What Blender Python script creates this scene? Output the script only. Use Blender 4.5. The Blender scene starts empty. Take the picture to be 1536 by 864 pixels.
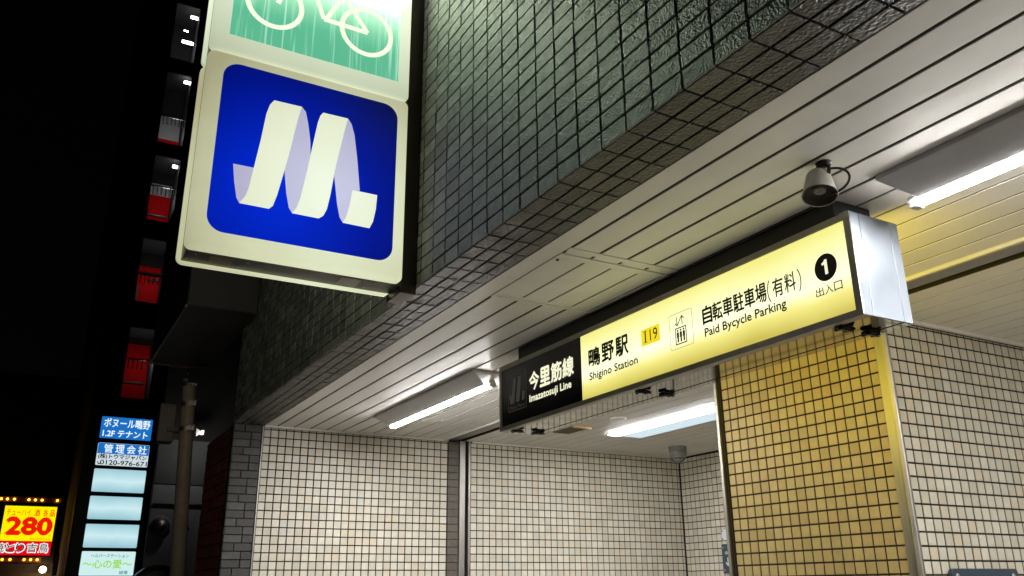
import bpy, bmesh, math, random
from mathutils import Vector, Matrix, Euler
random.seed(7)
sc = bpy.context.scene
COL = sc.collection
# ------------------------------------------------------------------ camera
F_PX, YAW, PITCH, ROLL = 1282.86, -1.0575976, 0.3370996, -0.00946848
cy_, sy_, cp_, sp_ = math.cos(YAW), math.sin(YAW), math.cos(PITCH), math.sin(PITCH)
fw = Vector((sy_*cp_, cy_*cp_, sp_)); rt0 = Vector((cy_, -sy_, 0)); up0 = rt0.cross(fw)
cR, sR = math.cos(ROLL), math.sin(ROLL)
rt = cR*rt0 + sR*up0; up = -sR*rt0 + cR*up0
cam_d = bpy.data.cameras.new('camera'); cam = bpy.data.objects.new('camera', cam_d); COL.objects.link(cam)
cam.matrix_world = Matrix(((rt.x, up.x, -fw.x, 0), (rt.y, up.y, -fw.y, 0), (rt.z, up.z, -fw.z, 0), (0, 0, 0, 1)))
cam_d.sensor_width = 36; cam_d.lens = F_PX/1536*36; cam_d.clip_start = 0.05; cam_d.clip_end = 500
sc.camera = cam
def px(p):
    z = fw.dot(p)
    if z < .05: return None
    return 768+F_PX*rt.dot(p)/z, 432-F_PX*up.dot(p)/z
# ------------------------------------------------------------------ night sky, exposure
W = bpy.data.worlds.new('World'); sc.world = W; W.use_nodes = True
wn = W.node_tree.nodes; wl = W.node_tree.links
bg = wn['Background']; sky = wn.new('ShaderNodeTexSky'); sky.sky_type = 'NISHITA'; sky.sun_disc = False
sky.sun_elevation = math.radians(-4); sky.sun_rotation = math.radians(200)
wl.new(sky.outputs[0], bg.inputs[0]); bg.inputs[1].default_value = 0.02
sc.view_settings.view_transform = 'Standard'; sc.view_settings.look = 'None'; sc.view_settings.exposure = 0.0; sc.view_settings.gamma = 1
sc.cycles.use_denoising = True
sc.cycles.sample_clamp_indirect = 4
sc.cycles.max_bounces = 8
TUBE = 215.0       # fluorescent tube radiance
# ------------------------------------------------------------------ materials
def nt(name):
    m = bpy.data.materials.new(name); m.use_nodes = True
    return m, m.node_tree.nodes, m.node_tree.links
def mat(name, col, rough=.5, metal=0., var=.0, vscale=6., bump=0., bscale=60., bdist=.002, spec=.5, coat=0., rvar=0., stretch=None, crackle=0.):
    m, N, L = nt(name); b = N['Principled BSDF']
    b.inputs['Base Color'].default_value = (*col, 1); b.inputs['Roughness'].default_value = rough
    b.inputs['Metallic'].default_value = metal; b.inputs['Specular IOR Level'].default_value = spec
    b.inputs['Coat Weight'].default_value = coat
    g = N.new('ShaderNodeNewGeometry'); mp = N.new('ShaderNodeMapping'); L.new(g.outputs['Position'], mp.inputs[0])
    if stretch: mp.inputs['Scale'].default_value = stretch
    if var or rvar:
        n = N.new('ShaderNodeTexNoise'); n.inputs['Scale'].default_value = vscale; n.inputs['Detail'].default_value = 5; n.inputs['Roughness'].default_value = .62
        L.new(mp.outputs[0], n.inputs['Vector'])
    if var:
        r = N.new('ShaderNodeValToRGB'); r.color_ramp.elements[0].position = .3; r.color_ramp.elements[1].position = .7
        r.color_ramp.elements[0].color = (*[c*(1-var) for c in col], 1); r.color_ramp.elements[1].color = (*[min(1, c*(1+var)) for c in col], 1)
        L.new(n.outputs[0], r.inputs[0]); L.new(r.outputs[0], b.inputs['Base Color'])
    if rvar:
        q = N.new('ShaderNodeMapRange'); q.inputs[1].default_value = .3; q.inputs[2].default_value = .7
        q.inputs[3].default_value = max(0, rough-rvar); q.inputs[4].default_value = rough+rvar
        L.new(n.outputs[0], q.inputs[0]); L.new(q.outputs[0], b.inputs['Roughness'])
    if bump:
        n2 = N.new('ShaderNodeTexNoise'); n2.inputs['Scale'].default_value = bscale; n2.inputs['Detail'].default_value = 3 if crackle else 6
        L.new(mp.outputs[0], n2.inputs['Vector'])
        h = n2.outputs[0]
        if crackle:
            v = N.new('ShaderNodeTexVoronoi'); v.inputs['Scale'].default_value = bscale*1.3; v.feature = 'SMOOTH_F1'
            mx = N.new('ShaderNodeMath'); mx.operation = 'ADD'; L.new(mp.outputs[0], v.inputs['Vector'])
            L.new(n2.outputs[0], mx.inputs[0]); L.new(v.outputs['Distance'], mx.inputs[1]); h = mx.outputs[0]
        bp = N.new('ShaderNodeBump'); bp.inputs['Strength'].default_value = bump; bp.inputs['Distance'].default_value = bdist
        L.new(h, bp.inputs['Height']); L.new(bp.outputs[0], b.inputs['Normal'])
    return m
def emit(name, col, s=1., col2=None, axis=None, lo=0, hi=1, noise=0., nscale=3., base=(.0, .0, .0), stops=None, gloss=.35):
    """a lit face: even, or uneven as its own tubes behind it make it (stops along one axis of the place, plus mottling)"""
    m, N, L = nt(name); b = N['Principled BSDF']; b.inputs['Base Color'].default_value = (*base, 1)
    b.inputs['Roughness'].default_value = gloss
    b.inputs['Emission Color'].default_value = (*col, 1); b.inputs['Emission Strength'].default_value = s
    if stops or noise:
        g = N.new('ShaderNodeNewGeometry'); sep = N.new('ShaderNodeSeparateXYZ'); L.new(g.outputs['Position'], sep.inputs[0])
        mr = N.new('ShaderNodeMapRange'); mr.inputs[1].default_value = lo; mr.inputs[2].default_value = hi
        L.new(sep.outputs['XYZ'.index(axis or 'Z')], mr.inputs[0])
        n = N.new('ShaderNodeTexNoise'); n.inputs['Scale'].default_value = nscale; n.inputs['Detail'].default_value = 2; L.new(g.outputs['Position'], n.inputs['Vector'])
        ma = N.new('ShaderNodeMath'); ma.operation = 'MULTIPLY_ADD'; L.new(n.outputs[0], ma.inputs[0]); ma.inputs[1].default_value = noise*2
        sb = N.new('ShaderNodeMath'); sb.operation = 'SUBTRACT'; L.new(mr.outputs[0], sb.inputs[0]); sb.inputs[1].default_value = noise
        L.new(sb.outputs[0], ma.inputs[2])
        r = N.new('ShaderNodeValToRGB'); st = stops or [(0, col), (1, col2 or col)]
        r.color_ramp.elements[0].position = st[0][0]; r.color_ramp.elements[0].color = (*st[0][1], 1)
        r.color_ramp.elements[1].position = st[-1][0]; r.color_ramp.elements[1].color = (*st[-1][1], 1)
        for p, c in st[1:-1]:
            e = r.color_ramp.elements.new(p); e.color = (*c, 1)
        L.new(ma.outputs[0], r.inputs[0]); L.new(r.outputs[0], b.inputs['Emission Color'])
    return m
M = {}
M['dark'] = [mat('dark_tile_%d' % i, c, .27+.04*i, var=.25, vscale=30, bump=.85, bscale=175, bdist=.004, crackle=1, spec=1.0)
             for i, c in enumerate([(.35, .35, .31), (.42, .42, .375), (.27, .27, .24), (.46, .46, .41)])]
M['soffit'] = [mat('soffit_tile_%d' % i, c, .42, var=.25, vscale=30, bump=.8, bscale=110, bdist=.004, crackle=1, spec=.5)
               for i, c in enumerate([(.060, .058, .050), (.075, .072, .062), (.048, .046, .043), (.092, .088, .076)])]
M['dgrout'] = mat('black_grout', (.012, .012, .011), .9, bump=.3, bscale=200)
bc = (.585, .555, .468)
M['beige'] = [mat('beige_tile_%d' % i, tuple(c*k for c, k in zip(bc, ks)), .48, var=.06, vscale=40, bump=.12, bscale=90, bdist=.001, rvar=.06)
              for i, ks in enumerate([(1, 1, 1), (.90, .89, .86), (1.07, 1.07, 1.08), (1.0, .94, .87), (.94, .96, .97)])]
M['light_tinted'] = [mat('light_tinted_tile_%d' % i, tuple(c*k for c, k in zip((.42, .345, .18), ks)), .48, var=.08, vscale=40, bump=.12, bscale=90, bdist=.001, rvar=.06)
              for i, ks in enumerate([(1, 1, 1), (.90, .88, .84), (1.06, 1.06, 1.0), (1.0, .93, .9), (.95, .97, .95)])]  # pillar front: yellow light from the sign back is put into the tile colour
M['grout'] = mat('brown_grout', (.020, .014, .011), .85, var=.3, vscale=50, bump=.3, bscale=200)
M['plank'] = mat('painted_aluminium', (.80, .785, .735), .38, var=.07, vscale=3.5, rvar=.03, spec=.4)
M['void'] = mat('shadow_gap', (.02, .017, .014), .8)
M['steel'] = mat('brushed_steel', (.36, .345, .32), .45, metal=1, var=.1, vscale=8, stretch=(30, 30, .8), rvar=.08, bump=.05, bscale=30)
M['mirror'] = mat('polished_steel', (.55, .53, .50), .05, metal=1, bump=.03, bscale=5, bdist=.002)
M['alu'] = mat('satin_aluminium', (.20, .225, .26), .42, metal=.6, var=.06, vscale=10, rvar=.08)
M['frame'] = mat('grey_sign_frame', (.44, .42, .35), .35, metal=.3, var=.15, vscale=12)
M['black'] = mat('black_paint', (.012, .012, .012), .45)
M['dmetal'] = mat('dark_metal', (.05, .046, .042), .38, metal=.5, var=.3, vscale=10)
M['lampw'] = mat('white_enamel', (.52, .51, .50), .35, var=.05, vscale=9)
M['concrete'] = mat('concrete', (.22, .21, .20), .85, var=.2, vscale=4, bump=.2, bscale=40)
M['asphalt'] = mat('asphalt', (.05, .05, .05), .85, var=.3, vscale=20, bump=.5, bscale=150)
M['floor'] = mat('granite_floor', (.30, .28, .26), .35, var=.15, vscale=60)
M['white'] = mat('white_paint', (.75, .75, .74), .45, var=.05)
M['navy'] = mat('navy_enamel', (.035, .055, .085), .35, var=.1, vscale=20)
M['blacktxt'] = mat('black_print', (.01, .008, .006), .5)
M['clip'] = mat('black_clip', (.012, .012, .012), .35)
M['tubem'] = emit('fluorescent_tube', (1, .97, .94), TUBE)
# ------------------------------------------------------------------ helpers
ROOT = {}
def tag(o, label=None, cat=None, group=None, kind=None):
    if label: o['label'] = label
    if cat: o['category'] = cat
    if group: o['group'] = group
    if kind: o['kind'] = kind
    return o
def thing(name, label, cat, loc=(0, 0, 0), group=None, kind=None):
    o = bpy.data.objects.new(name, None); COL.objects.link(o); o.location = loc; o.empty_display_size = .05
    ROOT[o] = Vector(loc)
    return tag(o, label, cat, group, kind)
def origin(o):
    return ROOT.get(o, Vector((0, 0, 0)))
def link(name, me, parent=None, mats=None):
    o = bpy.data.objects.new(name, me); COL.objects.link(o)
    if mats:
        for m in mats: me.materials.append(m)
    if parent is not None: o.parent = parent
    return o
class MB:
    def __init__(s): s.v = []; s.f = []; s.m = []; s.k = 0; s.sm = set()
    def add(s, vs, fs, smooth=False):
        n = len(s.v); s.v += [tuple(v) for v in vs]
        for f in fs:
            if smooth: s.sm.add(len(s.f))
            s.f.append(tuple(i+n for i in f)); s.m.append(s.k)
        return s
    def box(s, x0, x1, y0, y1, z0, z1):
        return s.add([(x, y, z) for x in (x0, x1) for y in (y0, y1) for z in (z0, z1)],
                     [(0, 1, 3, 2), (4, 6, 7, 5), (0, 4, 5, 1), (2, 3, 7, 6), (0, 2, 6, 4), (1, 5, 7, 3)])
    def prism(s, pts, O, U, V, N, d0, d1):
        """polygon pts (u,v) counter-clockwise in plane O,U,V thickened along N from d0 to d1"""
        O, U, V, N = map(Vector, (O, U, V, N)); n = len(pts)
        a = [O+U*p[0]+V*p[1]+N*d0 for p in pts]; b = [O+U*p[0]+V*p[1]+N*d1 for p in pts]
        return s.add(a+b, [tuple(range(n-1, -1, -1)), tuple(range(n, 2*n))]+[(i, (i+1) % n, n+(i+1) % n, n+i) for i in range(n)])
    def cone(s, p, q, r0, r1, seg=16, cap=True):
        p, q = Vector(p), Vector(q); ax = (q-p).normalized(); u = ax.orthogonal().normalized(); w = ax.cross(u)
        a = [p+(u*math.cos(t)+w*math.sin(t))*r0 for t in [2*math.pi*i/seg for i in range(seg)]]
        b = [q+(u*math.cos(t)+w*math.sin(t))*r1 for t in [2*math.pi*i/seg for i in range(seg)]]
        s.add(a+b, [(i, (i+1) % seg, seg+(i+1) % seg, seg+i) for i in range(seg)], True)
        if cap: s.add(a+b, [tuple(range(seg-1, -1, -1)), tuple(range(seg, 2*seg))])
        return s
    def lathe(s, p, ax, prof, seg=24):
        """prof: (distance along ax, radius)"""
        p, ax = Vector(p), Vector(ax).normalized(); u = ax.orthogonal().normalized(); w = ax.cross(u); vs = []
        for d, r in prof:
            vs += [p+ax*d+(u*math.cos(t)+w*math.sin(t))*r for t in [2*math.pi*i/seg for i in range(seg)]]
        fs = [(k*seg+i, k*seg+(i+1) % seg, (k+1)*seg+(i+1) % seg, (k+1)*seg+i) for k in range(len(prof)-1) for i in range(seg)]
        return s.add(vs, fs, True)
    def tube(s, path, r, seg=8):
        for a, b in zip(path[:-1], path[1:]): s.cone(a, b, r, r, seg)
        return s
    def build(s, name, mats, parent=None, bevel=0, **kw):
        o0 = origin(parent) if parent is not None else Vector((0, 0, 0))
        me = bpy.data.meshes.new(name); me.from_pydata([tuple(Vector(v)-o0) for v in s.v], [], s.f)
        if not isinstance(mats, (list, tuple)): mats = [mats]
        for i, f in enumerate(me.polygons):
            f.material_index = s.m[i]
            if i in s.sm: f.use_smooth = True
        ob = link(name, me, parent, mats); ROOT[ob] = o0
        if bevel:
            bm = bmesh.new(); bm.from_mesh(me); bmesh.ops.recalc_face_normals(bm, faces=bm.faces); bm.to_mesh(me); bm.free()
            md = ob.modifiers.new('edge', 'BEVEL'); md.width = bevel; md.segments = 2; md.limit_method = 'ANGLE'
        return tag(ob, **kw)
def one(*a, **k):
    return MB().box(*a)
# ---- tiles and other pieces set out in rows
TM = {}
def piece_data(w, h, t, bev):
    c = min(bev, w*.3, h*.3)
    v = [(-w/2, -h/2, 0), (w/2, -h/2, 0), (w/2, h/2, 0), (-w/2, h/2, 0),
         (-w/2, -h/2, t-c), (w/2, -h/2, t-c), (w/2, h/2, t-c), (-w/2, h/2, t-c),
         (-w/2+c, -h/2+c, t), (w/2-c, -h/2+c, t), (w/2-c, h/2-c, t), (-w/2+c, h/2-c, t)]
    f = [(0, 1, 5, 4), (1, 2, 6, 5), (2, 3, 7, 6), (3, 0, 4, 7), (4, 5, 9, 8), (5, 6, 10, 9), (6, 7, 11, 10), (7, 4, 8, 11), (8, 9, 10, 11)]
    return v, f
def rows(parent, name, O, U, V, us, vs, mats, gap=.005, t=.006, bev=.0012, limit=300, wob=.004, offset=None, stuff='tile_field', jit=0.0, minpx=0, gapu=None):
    """us, vs: joint positions; one piece in each cell; the ones that show largest are objects, the rest one mesh"""
    O, U, V = Vector(O), Vector(U), Vector(V); N = U.cross(V).normalized(); B = Matrix((U, V, N)).transposed()
    cells = []
    for j in range(len(vs)-1):
        uu = us if not offset else offset(j)
        for i in range(len(uu)-1):
            w, h = uu[i+1]-uu[i]-(gapu or gap), vs[j+1]-vs[j]-gap
            if w < .004 or h < .004: continue
            c = O+U*(uu[i]+uu[i+1])/2+V*(vs[j]+vs[j+1])/2
            q = [px(c+U*a*w/2+V*b*h/2) for a, b in ((-1, -1), (1, -1), (1, 1), (-1, 1))]
            area = 0
            if all(q) and N.dot(-c) > 0:
                m = px(c)
                if -8 < m[0] < 1544 and -8 < m[1] < 872:
                    area = abs(sum(q[k][0]*q[(k+1) % 4][1]-q[(k+1) % 4][0]*q[k][1] for k in range(4)))/2
            cells.append((area, c, round(w, 4), round(h, 4)))
    cells.sort(key=lambda x: -x[0])
    rest = MB(); o0 = origin(parent)
    for n, (area, c, w, h) in enumerate(cells):
        mi = random.choices(range(len(mats)), weights=[5, 3, 3, 2, 3][:len(mats)])[0]
        R = B @ Euler((random.gauss(0, wob), random.gauss(0, wob), 0)).to_matrix()
        cc = c+N*random.uniform(-jit, jit)
        if n < limit and area > minpx:
            key = (w, h, t, bev, mats[mi].name)
            if key not in TM:
                v, f = piece_data(w, h, t, bev); me = bpy.data.meshes.new(name); me.from_pydata(v, [], f); me.materials.append(mats[mi]); TM[key] = me
            o = bpy.data.objects.new(name, TM[key]); COL.objects.link(o); o.parent = parent
            o.location = cc-o0; o.rotation_euler = R.to_euler()
        else:
            v, f = piece_data(w, h, t, bev); rest.k = mi
            rest.add([cc+R @ Vector(p) for p in v], f)
    if rest.v: rest.build(stuff, mats, parent, kind='stuff')
def joints(a, b, p, start=None):
    """joint positions from a to b with pitch p, one of them at start"""
    start = a if start is None else start
    k0 = math.ceil((a-start)/p-1e-6); out = []
    k = k0
    while start+k*p < b-1e-6: out.append(start+k*p); k += 1
    if not out or out[0]-a > .006: out = [a]+out
    else: out[0] = a
    if b-out[-1] > .006: out.append(b)
    else: out[-1] = b
    return out
# ---- lettering
def text(body, O, U, V, u0, u1, v0, v1, m, name='lettering', parent=None, bold=0., keep=False, shear=0., thick=.0006):
    cu = bpy.data.curves.new('t', 'FONT'); cu.body = body; cu.size = 1; cu.shear = shear; cu.resolution_u = 3
    o = bpy.data.objects.new('t', cu); COL.objects.link(o); bpy.context.view_layer.update()
    me = bpy.data.meshes.new_from_object(o.evaluated_get(bpy.context.evaluated_depsgraph_get()))
    bpy.data.objects.remove(o); bpy.data.curves.remove(cu)
    xs = [v.co.x for v in me.vertices]; ys = [v.co.y for v in me.vertices]
    if not xs: return None
    a, b, c, d = min(xs), max(xs), min(ys), max(ys)
    O, U, V = Vector(O), Vector(U), Vector(V); N = U.cross(V).normalized(); o0 = origin(parent)
    su = (u1-u0)/(b-a); sv = (v1-v0)/(d-c)
    if keep: su = sv
    for v in me.vertices:
        v.co = O+U*(u0+(v.co.x-a)*su)+V*(v0+(v.co.y-c)*sv)+N*thick-o0
    if bold:      # heavier strokes: shifted copies, each a hair in front of the one before
        k_ = bold*min(su, sv)*1.6; bm = bmesh.new()
        for i, (du, dv) in enumerate(((-k_, 0), (k_, 0), (0, -k_), (0, k_))):
            q = me.copy()
            for v in q.vertices: v.co = v.co+U*du+V*dv+N*thick*.15*(i+1)
            bm.from_mesh(q); bpy.data.meshes.remove(q)
        bm.to_mesh(me); bm.free()
    me.materials.clear(); ob = link(name, me, parent, [m]); ROOT[ob] = o0
    return ob
def spline(pts, n=4, closed=True):
    out = []; L = len(pts)
    for i in range(L):
        p0, p1, p2, p3 = (Vector(pts[(i+k) % L]) for k in (-1, 0, 1, 2))
        for j in range(n):
            t = j/n
            out.append(tuple(.5*((2*p1)+(-p0+p2)*t+(2*p0-5*p1+4*p2-p3)*t*t+(-p0+3*p1-3*p2+p3)*t*t*t)))
    return out
def rrect(u0, u1, v0, v1, r, n=6):
    out = []
    for cx, cy, a in ((u1-r, v0+r, -90), (u1-r, v1-r, 0), (u0+r, v1-r, 90), (u0+r, v0+r, 180)):
        out += [(cx+r*math.cos(math.radians(a+90*k/n)), cy+r*math.sin(math.radians(a+90*k/n))) for k in range(n+1)]
    return out
X, Y, Z = Vector((1, 0, 0)), Vector((0, 1, 0)), Vector((0, 0, 1))
GZ = -1.6      # street level; the camera is held 1.6 m above it
# ================================================================== GROUND
tag(one(-200, 200, -200, 200, GZ-.3, GZ-.12).build('ground', M['asphalt']), kind='structure')
o = MB().box(-60, 20, -1.6, 1.10, GZ-.12, GZ).build('pavement', M['concrete'], kind='structure', bevel=.01)
rd = MB(); rd.box(-60, 20, -4.9, -4.8, GZ-.119, GZ-.115)
rd.build('road_marking', M['white'], kind='structure')
one(-5.56, 3, 1.105, 4.7, GZ-.12, GZ+.02).build('station_floor', M['floor'], kind='structure')
# ================================================================== FRONT WALL of dark rough tiles
YF = 1.105
fw_ = thing('tiled_front_wall', 'dark grey rough-tiled building front with a tiled soffit along its lower edge', 'wall', (-2, YF, 1))
MB().box(-5.56, 3, YF+.0005, YF+.19, 1.0065, 3.6).build('backing', M['dgrout'], fw_)
cols = joints(-5.56, 1.6, .1, -2.6); zr = [1.0+.0485*k for k in range(51)]
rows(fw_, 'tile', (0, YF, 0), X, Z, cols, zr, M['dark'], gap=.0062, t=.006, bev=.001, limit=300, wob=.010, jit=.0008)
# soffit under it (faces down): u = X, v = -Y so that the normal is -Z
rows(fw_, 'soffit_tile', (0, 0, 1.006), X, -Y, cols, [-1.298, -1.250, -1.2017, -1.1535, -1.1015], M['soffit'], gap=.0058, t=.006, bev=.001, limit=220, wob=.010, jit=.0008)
# ---- pier at the far end, dark tiles, meeting the street corner
pier = thing('tiled_pier', 'narrow dark tiled pier at the far end of the entrance, left of the beige wall', 'pillar', (-5.56, 1.2, GZ))
MB().box(-5.66, -5.5665, 1.112, 1.287, GZ, 1.0).build('core', M['dgrout'], pier)
pz = [1.0-.0485*k for k in range(0, 53)][::-1]
M['pier'] = [mat('pier_tile_%d' % i, c, .6, var=.25, vscale=30, bump=.35, bscale=90, bdist=.002) for i, c in enumerate([(.045, .043, .041), (.036, .035, .034), (.068, .065, .060)])]
rows(pier, 'tile', (-5.5665, 0, 0), Y, Z, [1.106, 1.118, 1.218, 1.285], pz, M['pier'], gap=.005, limit=60,
     offset=lambda j: [1.108, 1.218, 1.285] if j % 3 else [1.108, 1.175, 1.285])
rows(pier, 'tile', (0, 1.112, 0), X, Z, [-5.662, -5.562], pz, M['pier'], gap=.005, limit=30, stuff='front_tile_field')
MB().box(-5.572, -5.556, 1.287, 1.2945, GZ, .998).build('steel_edge', M['steel'], pier, bevel=.001)
# ================================================================== LEFT WALL, beige tiles
XL = -5.56
def zjoint(top, p, z0=GZ, n=3): return joints(z0, .99, p, top)
lw = thing('beige_tiled_wall', 'beige tiled side wall between the dark pier and the steel shutter guide', 'wall', (XL, 1.95, GZ))
MB().box(XL-.15, XL-.006, 1.296, 2.60, GZ, 1.0).build('backing', M['grout'], lw)
rows(lw, 'tile', (XL-.006, 0, 0), Y, Z, joints(1.296, 2.598, .0501, 1.2915), zjoint(.976, .0506), M['beige'], gap=.0068, t=.0034, limit=300, jit=.0004)
MB().box(XL-.005, XL+.009, 1.30, 2.60, .989, 1.0).build('edge_trim', M['plank'], lw)
# shutter guide set in the left wall
gd = thing('shutter_guide', 'steel shutter guide with a dark tiled strip beside it, left of the opening', 'shutter guide', (XL, 2.68, GZ))
MB().box(XL-.15, XL-.012, 2.60, 2.692, GZ, 1.0).build('backing', M['void'], gd)
M['brown'] = [mat('brown_tile', (.10, .085, .07), .5, var=.2, vscale=30), mat('brown_tile_b', (.085, .073, .062), .5, var=.2, vscale=30)]
rows(gd, 'tile', (XL-.012, 0, 0), Y, Z, [2.604, 2.690], zjoint(.976, .0506), M['brown'], gap=.004, limit=24)
MB().box(XL-.1, XL+.004, 2.692, 2.737, GZ, 1.0).build('steel_channel', M['steel'], gd, bevel=.004)
MB().box(XL-.1, XL-.04, 2.737, 2.762, GZ, 1.0).build('dark_slot', M['void'], gd)
MB().box(XL-.1, XL+.002, 2.762, 2.779, GZ, 1.0).build('steel_lip', M['steel'], gd, bevel=.002)
# inner left wall
iw = thing('inner_tiled_wall', 'beige tiled wall inside the entrance, behind the shutter guide and running to the far corner', 'wall', (XL, 3.7, GZ))
MB().box(XL-.15, XL-.006, 2.779, 4.80, GZ, 1.0).build('backing', M['grout'], iw)
rows(iw, 'tile', (XL-.006, 0, 0), Y, Z, joints(2.782, 4.70, .0512, 2.78), zjoint(.958, .0525), M['beige'], gap=.0068, t=.0034, limit=300, jit=.0004)
# back wall
bw = thing('back_tiled_wall', 'beige tiled end wall of the entrance hall beyond the yellow-lit pillar', 'wall', (-4.3, 4.7, GZ))
MB().box(-5.56, 3.0, 4.706, 4.85, GZ, 1.0).build('backing', M['grout'], bw)
rows(bw, 'tile', (0, 4.706, 0), X, Z, joints(-5.553, -1.0, .0535, -5.56), zjoint(.956, .0528), M['beige'], gap=.0068, t=.0034, limit=240, jit=.0004, minpx=40)
# ================================================================== PILLAR BLOCK (yellow lit front, beige side)
YP, XP = 2.84, -2.086
pl = thing('tiled_pillar', 'broad tiled pillar with a steel corner, front tiles tinted with the yellow light of the hanging sign', 'pillar', (-2.55, YP, GZ))
MB().box(-3.06, XP-.006, YP+.006, 4.70, GZ, 1.0).build('core', M['grout'], pl)
rows(pl, 'tile', (0, YP+.006, 0), X, Z, joints(-3.018, -2.132, .04972, -2.129), joints(GZ, .999, .0498, .233), M['light_tinted'], gap=.0068, t=.0034, limit=300, jit=.0004, stuff='front_tile_field')
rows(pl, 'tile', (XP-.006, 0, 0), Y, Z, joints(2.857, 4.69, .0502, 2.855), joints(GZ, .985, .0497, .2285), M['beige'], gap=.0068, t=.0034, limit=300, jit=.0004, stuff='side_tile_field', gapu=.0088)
MB().prism([(-2.134, 2.832), (-2.098, 2.832), (XP+.004, 2.842), (XP+.004, 2.856), (XP-.02, 2.856), (-2.134, 2.856)], (0, 0, 0), X, Y, Z, GZ, .999).build('steel_corner', M['steel'], pl, bevel=.003)
MB().box(-3.052, -3.034, 2.826, 2.86, GZ, .999).build('steel_edge', M['steel'], pl, bevel=.002)
MB().box(-3.034, -3.02, 2.838, 2.86, GZ, .999).build('shadow_joint', M['void'], pl)
MB().box(XP-.001, XP+.014, 2.86, 4.70, .984, 1.0).build('edge_trim', M['plank'], pl, bevel=.002)
# ================================================================== CEILING of long aluminium planks
ce = thing('plank_ceiling', 'long white aluminium ceiling planks over the entrance, parallel to the street', 'ceiling', (-2, 2.0, 1))
MB().box(-5.72, 3, 1.298, 2.556, 1.010, 1.05).build('backing', M['void'], ce)
g = [1.38+.1082*k for k in range(11)]+[2.556]
def plank(x0, x1, y0, y1, parent, name='plank', z=1.0):
    MB().box(x0, x1, y0, y1, z, z+.010).build(name, M['plank'], parent, bevel=.0014)
plank(-5.56, 3, 1.300, g[0]-.0056, ce)
for k in range(len(g)-1):
    w = .0056 if k < 5 else .0042
    y0, y1 = g[k]+w, g[k+1]-w
    if k <= 3:
        plank(-5.56, -2.602, y0, y1, ce); plank(-2.118, -2.096, y0, y1, ce); plank(-2.066, 3, y0, y1, ce)
    else: plank(-5.56, 3, y0, y1, ce)
for k in range(len(g)-1):
    MB().box(-5.56, 3, g[k]-.0058, g[k]+.0058, 1.0022, 1.0095).build('joint_strip', M['void'], ce)
MB().box(-2.0955, -2.070, g[0]-.003, g[4]-.006, .9985, 1.009).build('cover_strip', M['plank'], ce, bevel=.001)
hx0, hx1, hy0, hy1 = -2.598, -2.122, 1.374, 1.806
h = MB(); fwd = .014
for b in ((hx0, hx1, hy0, hy0+fwd), (hx0, hx1, hy1-fwd, hy1), (hx0, hx0+fwd, hy0+fwd, hy1-fwd), (hx1-fwd, hx1, hy0+fwd, hy1-fwd)):
    h.box(*b, .997, 1.009)
hatch = h.build('access_hatch', M['plank'], ce, bevel=.001, label='square access hatch with its own frame')
MB().box(hx0+.016, hx1-.016, hy0+.016, hy1-.016, 1.0045, 1.009).build('hatch_backing', M['void'], hatch)
hg = [hy0+.016, g[1], g[2], g[3], hy1-.016]
for a, b in zip(hg[:-1], hg[1:]):
    MB().box(hx0+.036, hx1-.040, a+(.0035 if a != hg[0] else .001), b-(.0035 if b != hg[-1] else .001), .9995, 1.004).build('hatch_plank', M['plank'], hatch, bevel=.0012)
h = MB(); h.box(hx0+.016, hx0+.035, hy0+.017, hy1-.017, .9995, 1.004); h.box(hx1-.039, hx1-.016, hy0+.017, hy1-.017, .9995, 1.004)
h.build('hatch_rim', M['plank'], hatch)
hl = MB(); hl.cone((-2.17, 1.392, .9985), (-2.17, 1.392, .994), .005, .005, 10); hl.build('hatch_catch', M['clip'], hatch)
# shutter slot
sl = thing('shutter_slot', 'dark roller shutter slot across the ceiling with a steel bottom bar in it', 'shutter', (-3, 2.64, 1))
s_ = MB(); s_.box(XL, 3, 2.57, 2.722, 1.16, 1.18); s_.box(XL, 3, 2.715, 2.722, .999, 1.16); s_.build('slot_lining', M['void'], sl)
MB().box(XL, 3, 2.557, 2.567, .990, 1.16).build('front_lip', M['plank'], sl, bevel=.001)
MB().box(XL, 3, 2.597, 2.675, .9985, 1.05).build('bottom_bar', M['steel'], sl, bevel=.004)
ic = thing('inner_ceiling', 'narrow white ceiling planks of the hall behind the shutter slot', 'ceiling', (-3, 3.7, 1))
MB().box(-5.72, 3, 2.724, 4.85, 1.010, 1.05).build('backing', M['void'], ic)
gi = [2.724]+[2.72+.1107*k for k in range(1, 18)]+[4.70]
for a, b in zip(gi[:-1], gi[1:]): 
    if b-a < .02: continue
    plank(-5.56, 3, a+.0024, b-.0024, ic)
for y in gi[1:-1]: MB().box(-5.56, 3, y-.0026, y+.0026, 1.0012, 1.0095).build('joint_strip', M['void'], ic)
MB().box(XL-.001, XL+.010, 2.79, 4.70, .990, .9995).build('edge_trim', M['plank'], ic)
# closing walls out of view
cw = thing('hall_side_wall', 'beige wall closing the right end of the entrance hall', 'wall', (3, 3, GZ))
MB().box(3.0, 3.15, 1.3, 4.85, GZ, 1.0).build('wall_panel', M['beige'][0], cw)
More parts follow.
